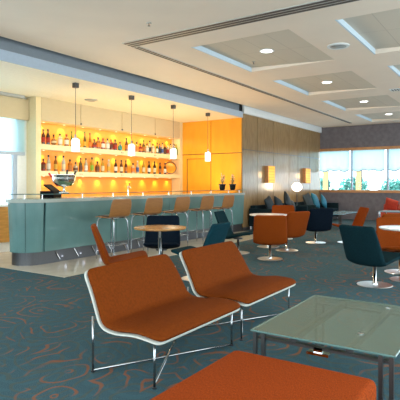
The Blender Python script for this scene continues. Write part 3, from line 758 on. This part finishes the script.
def swivel(fabric, x, y, heading, label):
    # heading in degrees of the facing direction; local facing is -Y
    rz = R(heading+90)
    if fabric not in protos:
        t = make_swivel(fabric); t.location = (x, y, 0); t.rotation_euler = (0, 0, rz); t['label'] = label; protos[fabric] = t
    else: dup(protos[fabric], (x, y, 0), rz, label)
swivel('teal', 6.69, 1.64, -22, 'dark teal swivel chair at the right, seen from behind on a bright disc base')
swivel('orange', 7.87, 1.55, 205, 'orange swivel chair at the right edge beyond the white round table')
swivel('orange', 7.97, 3.78, 26, 'orange swivel chair seen squarely from behind in the middle of the room')
swivel('orange', 9.18, 3.98, 62, 'orange swivel chair half hidden behind the central orange chair')
swivel('orange', 11.1, 4.9, 205, 'small far orange swivel chair beside the dark sofa cushions')
swivel('orange', 11.2, 3.35, 125, 'far orange swivel chair in side view under the window, leaning right')
swivel('orange', 9.6, 2.3, 60, 'orange swivel chair with its back against the glass table at the right')
swivel('orange', 4.82, 4.42, -46, 'orange swivel chair left of the honey wood round table')
swivel('teal_mid', 5.74, 3.86, 94, 'teal swivel chair turned away just behind the lounge chairs')
swivel('teal', 8.32, 4.63, -78, 'dark teal swivel chair in side view near the end of the bar')
swivel('navy', 6.22, 4.88, 214, 'blue black swivel chair behind the honey wood round table')
swivel('navy', 10.75, 3.95, 40, 'blue black swivel chair far back near the low glass table')

# round tables
def round_table(x, y, r, top, z, label, br=.24):
    t = thing('round_table', (x, y, 0), 0, label, 'table')
    bm = NB(); lathe(bm, [(0, z-.028), (r-.012, z-.028), (r, z-.018), (r, z-.004), (r-.004, z), (0, z)], 48); obj('tabletop', bm, top, t)
    bm = NB(); lathe(bm, [(0, .012), (.045, .014), (.028, .03), (.028, z-.04), (.08, z-.03), (0, z-.029)], 20); obj('column', bm, 'chrome', t, smooth=True)
    bm = NB(); lathe(bm, [(0, .001), (br, .001), (br, .008), (.05, .014), (0, .014)], 40); obj('base', bm, 'disc', t)
round_table(5.60, 4.42, .385, 'tabletop', .72, 'round honey wood cafe table on steel column near the bar')
round_table(7.30, 1.34, .38, 'pale_top', .74, 'round white topped table at the right edge of the room')
round_table(9.50, 4.55, .40, 'pale_top', .70, 'pale round table beyond the central orange chair')

# bar stools (face +Y)
def make_stool():
    t = thing('bar_stool', (0, 0, 0), 0, '', 'bar stool', 'bar stools along the counter')
    prof = [(.22, .755, .23, 0), (.14, .765, .24, 0), (0, .755, .245, 0), (-.12, .76, .265, 0), (-.17, .79, .27, .0), (-.195, .86, .27, 0), (-.22, .98, .265, 0), (-.235, 1.08, .235, 0)]
    p2 = [(-a, b, c, d) for a, b, c, d in prof]
    bm = sheet(p2, .014, round_ends=.03)
    for v in bm.verts: v.co.y = -v.co.y
    obj('seat_shell', bm, 'plywood', t, smooth=True, sub=1)
    bm = NB(); box(bm, (-.17, -.10, .768), (.17, .19, .785)); obj('seat_pad', bm, 'black', t, bevel=.01)
    for sx in (-1, 1):
        for sy in (-1, 1):
            pts = spline([(sx*.15, sy*.13-.0, .745), (sx*.17, sy*.19, .70), (sx*.18, sy*.205, .5), (sx*.185, sy*.21, .012)], 4)
            bm = NB(); tube(bm, pts, .012, 8); obj('leg', bm, 'rod', t, smooth=True)
    bm = NB()
    for a, b in (((-1, -1), (1, -1)), ((1, -1), (1, 1)), ((1, 1), (-1, 1)), ((-1, 1), (-1, -1))):
        tube(bm, [(a[0]*.183, a[1]*.208, .27), (b[0]*.183, b[1]*.208, .27)], .008, 8)
    obj('footrest', bm, 'rod', t, smooth=True)
    bm = NB(); tube(bm, [(-.15, -.13, .742), (.15, -.13, .742), (.15, .13, .742), (-.15, .13, .742), (-.15, -.12, .742)], .010, 8); obj('seat_frame', bm, 'rod', t, smooth=True)
    return t
st = None
for i, x in enumerate((6.38, 7.30, 8.24, 9.21, 10.15)):
    lab = ['tan plywood bar stool at the left end of the row', 'tan plywood bar stool, second from the left, above the round table', 'tan plywood bar stool in the middle of the row of five', 'tan plywood bar stool, second from the wood wall end', 'tan plywood bar stool nearest the wood wall'][i]
    if st is None: st = make_stool(); st.location = (x, 6.12, .006); st['label'] = lab
    else: dup(st, (x, 6.12, .006), 0, lab)

# ------------------------------------------------------------------ far lounge: sofa, cushions, lamp, tables
def sofa(x0, x1, label):
    t = thing('sofa', ((x0+x1)/2, 6.2, 0), 0, label, 'sofa'); w = (x1-x0)/2
    bm = NB(); box(bm, (-w+.08, -.42, .14), (w-.08, .25, .34)); obj('base', bm, 'sofa', t, bevel=.02)
    n = max(2, round(w*2/.9))
    for i in range(n):
        a = -w+.09+(2*w-.18)*i/n; b = -w+.09+(2*w-.18)*(i+1)/n
        bm = NB(); box(bm, (a+.003, -.43, .341), (b-.003, .24, .45)); obj('seat_cushion', bm, 'sofa', t, bevel=.03)
    bm = NB(); box(bm, (-w+.08, .26, .14), (w-.08, .43, .72)); obj('backrest', bm, 'sofa', t, bevel=.03)
    for s in (-1, 1):
        bm = NB(); box(bm, (s*w-.07 if s > 0 else -w-.0, -.42, .12), (s*w if s > 0 else -w+.07, .43, .64)); obj('arm', bm, 'sofa', t, bevel=.02)
        for y in (-.38, .38):
            bm = NB(); tube(bm, [(s*(w-.04), y, .001), (s*(w-.04), y, .12)], .015, 8); obj('leg', bm, 'chrome', t)
    return t
sofa(12.55, 15.05, 'dark charcoal sofa against the wood wall, nearer one')
sofa(15.75, 18.2, 'dark charcoal sofa against the wood wall, in the far corner')
def cushion(x, y, z, s, rx, ry, rz, m, label, group):
    bm = NB(); n = 8; V = {}; F = {}
    for i in range(n+1):
        for j in range(n+1):
            u, v = -1+2*i/n, -1+2*j/n
            k = (1-u*u)*(1-v*v); th = .075*s/.45*(k**.4)
            pin = 1-.06*(1-abs(u*v))*(max(abs(u), abs(v)))
            V[i, j, 1] = bm.verts.new((u*s/2*pin, -th, v*s/2*pin)); V[i, j, 0] = V[i, j, 1] if th < 1e-5 else bm.verts.new((u*s/2*pin, th, v*s/2*pin))
    for i in range(n):
        for j in range(n):
            for k in (0, 1):
                f = []
                for q in ((i, j), (i+1, j), (i+1, j+1), (i, j+1)):
                    vv = V[q[0], q[1], k]
                    if vv not in f: f.append(vv)
                try: bm.faces.new(f)
                except ValueError: pass
    o = obj('cushion', bm, m, None, smooth=True, sub=1); tag(o, label, 'cushion', group)
    o.location = (x, y, z); o.rotation_euler = (R(rx), R(ry), R(rz))
cg = 'scatter cushions on the dark sofas'
cushion(13.10, 6.22, .73, .54, -18, -14, 8, 'pillow_dark', 'charcoal cushion at the left of the nearer dark sofa', cg)
cushion(13.68, 6.20, .73, .48, -20, 20, -6, 'pillow_dark', 'charcoal cushion second from left on the nearer dark sofa', cg)
cushion(14.27, 6.16, .80, .56, -18, 38, 0, 'pillow_dark', 'charcoal cushion balanced on its corner on the nearer dark sofa', cg)
cushion(14.78, 6.22, .66, .40, -20, 10, 0, 'pillow_dark', 'charcoal cushion at the right of the nearer dark sofa', cg)
cushion(16.15, 6.20, .75, .60, -18, -10, 0, 'pillow_dark', 'dark teal cushion at the left of the corner sofa', cg)
cushion(16.85, 6.20, .75, .60, -20, 8, 5, 'pillow_teal', 'bright teal cushion in the middle of the corner sofa', cg)
cushion(17.5, 6.12, .70, .48, -18, 30, -5, 'pillow_teal', 'bright teal cushion tilted at the right of the corner sofa', cg)
# globe lamp
t = thing('globe_lamp', (15.40, 6.31, 0), 0, 'floor lamp with glowing white globe between the dark sofas', 'floor lamp')
bm = NB(); lathe(bm, [(0, .001), (.15, .001), (.15, .015), (.02, .025), (0, .025)], 28); obj('base', bm, 'darkmetal', t)
bm = NB(); tube(bm, [(0, 0, .02), (0, 0, 1.10)], .012, 10); obj('pole', bm, 'darkmetal', t)
bm = NB(); bmesh.ops.create_uvsphere(bm, u_segments=28, v_segments=18, radius=.17, matrix=Matrix.Translation((0, 0, 1.25))); 
for v in bm.verts: v.co.z = 1.25+(v.co.z-1.25)*.92
obj('globe', bm, 'globe', t, smooth=True)
light('globe_glow', 'POINT', (15.40, 6.05, 1.3), 12, (1, .75, .45), shadow_soft_size=.17)
# sconces
sp = None
for i, xc in enumerate((13.98, 17.1)):
    lab = ['glowing amber box wall light nearer the bar', 'glowing amber box wall light nearer the far windows'][i]
    if not sp:
        t = thing('wall_sconce', (xc, YW, 1.65), 0, lab, 'wall light', 'amber wall lights on the wood wall'); sp = t
        bm = NB(); box(bm, (-.25, -.11, -.27), (-.225, -.0005, .27)); box(bm, (.225, -.11, -.27), (.25, -.0005, .27)); box(bm, (-.225, -.02, -.27), (.225, -.0005, .27)); obj('timber_box', bm, 'wood_trim', t)
        bm = NB(); box(bm, (-.224, -.115, -.265), (.224, -.021, .265)); obj('amber_glass', bm, 'sconce', t)
    else: dup(sp, (xc, YW, 1.65), 0, lab)
    light('sconce_glow', 'POINT', (xc, YW-.25, 1.65), 2, (1, .55, .15), shadow_soft_size=.1)
# low glass table
t = thing('low_table', (15.1, 4.75, 0), 0, 'low blue grey glass table in front of the far sofas', 'coffee table')
bm = NB(); box(bm, (-.9, -.35, .44), (.9, .35, .46)); obj('tabletop', bm, M['teal_glass'] if 'teal_glass' in M else mat('table glass with sky sheen', (.20, .38, .44), .1, spec=.9), t)  # reflected sky put into the glass colour
for sx in (-1, 1):
    for sy in (-1, 1):
        bm = NB(); box(bm, (sx*.84-.02, sy*.29-.02, .001), (sx*.84+.02, sy*.29+.02, .44)); obj('leg', bm, 'darkmetal', t)
# high glass table at right
t = thing('glass_table', (11.3, 1.9, 0), R(0), 'grey glass topped table behind the orange chairs at the right', 'table')
bm = NB(); box(bm, (-.35, -.75, .735), (.35, .75, .75)); obj('tabletop', bm, mat('grey table glass', (.08, .11, .12), .45, spec=.3), t)
for sx in (-1, 1):
    for sy in (-1, 1):
        bm = NB(); box(bm, (sx*.3-.02, sy*.69-.02, .001), (sx*.3+.02, sy*.69+.02, .735)); obj('leg', bm, 'chrome', t)
# red sofa under the window
t = thing('sofa', (17.0, 2.6, 0), 0, 'low rust red sofa below the far window at the right', 'sofa')
bm = NB(); box(bm, (-.45, -1.35, .10), (.45, 1.35, .44)); obj('seat', bm, 'pillow_red', t, bevel=.04)
bm = NB(); box(bm, (.30, -1.35, .44), (.45, 1.35, .66)); obj('backrest', bm, 'pillow_red', t, bevel=.03)
for sx in (-1, 1):
    for sy in (-1, 1):
        bm = NB(); tube(bm, [(sx*.38, sy*1.25, .001), (sx*.38, sy*1.25, .10)], .02, 8); obj('leg', bm, 'chrome', t)
M['pillow_pink'] = mat('dusty pink cushion cloth', (.62, .22, .14), .8)
for i, (yy, m, tilt, lab) in enumerate(((3.65, 'pillow_red', 35, 'red cushion at the left end of the rust red sofa'), (3.2, 'pillow_pink', 20, 'dusty pink cushion second from left on the rust red sofa'), (2.75, 'pillow_red', 35, 'red cushion tilted in the middle of the rust red sofa'), (2.3, 'pillow_pink', 15, 'dusty pink cushion at the right edge on the rust red sofa'))):
    cushion(17.1, yy, .67, .46, 0, 0, 0, m, lab, 'cushions on the rust red sofa')
    o = [o for o in C.objects if o.name.startswith('cushion') and not o.parent][-1]
    o.rotation_euler = (R(tilt*.8), R(18), R(-90))

# ------------------------------------------------------------------ outdoors
bm = NB(); box(bm, (-60, -60, -.4), (90, 90, -.2)); tag(obj('bounce_ground', bm, 'bounce_pale'), kind='structure')  # unseen ground made pale so it bounces daylight up to the ceiling
def tree(x, y, h, r, label, seed):
    rr = random.Random(seed); t = thing('tree', (x, y, -.2), 0, label, 'tree', 'trees outside the windows')
    bm = NB(); tube(bm, [(0, 0, 0), (.1, .05, h*.4), (0, 0, h*.75)], .12, 8); obj('trunk', bm, 'trunk', t)
    bm = NB()
    for i in range(420):
        d = Vector((rr.gauss(0, 1), rr.gauss(0, 1), rr.gauss(0, 1))).normalized()*r*rr.uniform(.35, 1); p = d+Vector((0, 0, h-r)); p.z = max(.5, p.z)
        s = rr.uniform(.10, .24); A = Vector((rr.gauss(0, 1), rr.gauss(0, 1), rr.gauss(0, 1))).normalized(); B_ = A.orthogonal().normalized(); 
        bm.faces.new([bm.verts.new(p+A*s), bm.verts.new(p+B_*s*.6), bm.verts.new(p-A*s), bm.verts.new(p-B_*s*.6)])
    obj('foliage', bm, 'tree', t)
for i, (x, y, h, r, l_) in enumerate(((31, 11.2, 2.1, 1.0, 'leafy green tree outside the far window, leftmost'), (31, 8.9, 2.15, 1.0, 'leafy green tree outside the far window, second from left'), (32, 6.7, 2.0, 1.0, 'leafy green tree outside the far window, third from left'), (29.5, 5.0, 2.3, .7, 'leafy green tree outside the far window, beside the mullion'), (4.0, 17.5, 1.5, 1.2, 'leafy shrub tree outside the left window'))):
    tree(x, y, h, r, l_, i)
for i, (x, y, l_) in enumerate(((29, 9.85, 'slim amber upright outside the far window, left one'), (29, 7.85, 'slim amber upright outside the far window, right one'))):  # slim amber panels on poles
    t = thing('amber_upright', (x, y, -.2), 0, l_, 'upright_panel')
    bm = NB(); tube(bm, [(0, 0, 0), (0, 0, 2.35)], .03, 8); obj('pole', bm, 'steel', t)
    bm = NB(); box(bm, (-.02, .031, .9), (.02, .33, 2.3)); obj('upright_panel', bm, 'amber_outdoor', t)

# ------------------------------------------------------------------ world, fill daylight, camera
w = bpy.data.worlds.new('world'); bpy.context.scene.world = w; w.use_nodes = True
bg = w.node_tree.nodes['Background']; bg.inputs[0].default_value = (.80, .93, 1, 1); bg.inputs[1].default_value = 2.2
cam = bpy.data.cameras.new('camera'); co = bpy.data.objects.new('camera', cam); C.objects.link(co)
cam.sensor_width = 36; cam.lens = 36*485/400; cam.shift_y = -16/400; cam.clip_start = .05; cam.clip_end = 300
co.location = (0, 0, 1.35); co.rotation_euler = (PI/2, 0, math.atan(322/485)-PI/2)
sc = bpy.context.scene; sc.camera = co
sc.view_settings.view_transform = 'Standard'; sc.view_settings.look = 'None'; sc.view_settings.exposure = 0.93; sc.view_settings.gamma = 1; sc.view_settings.use_curve_mapping = False
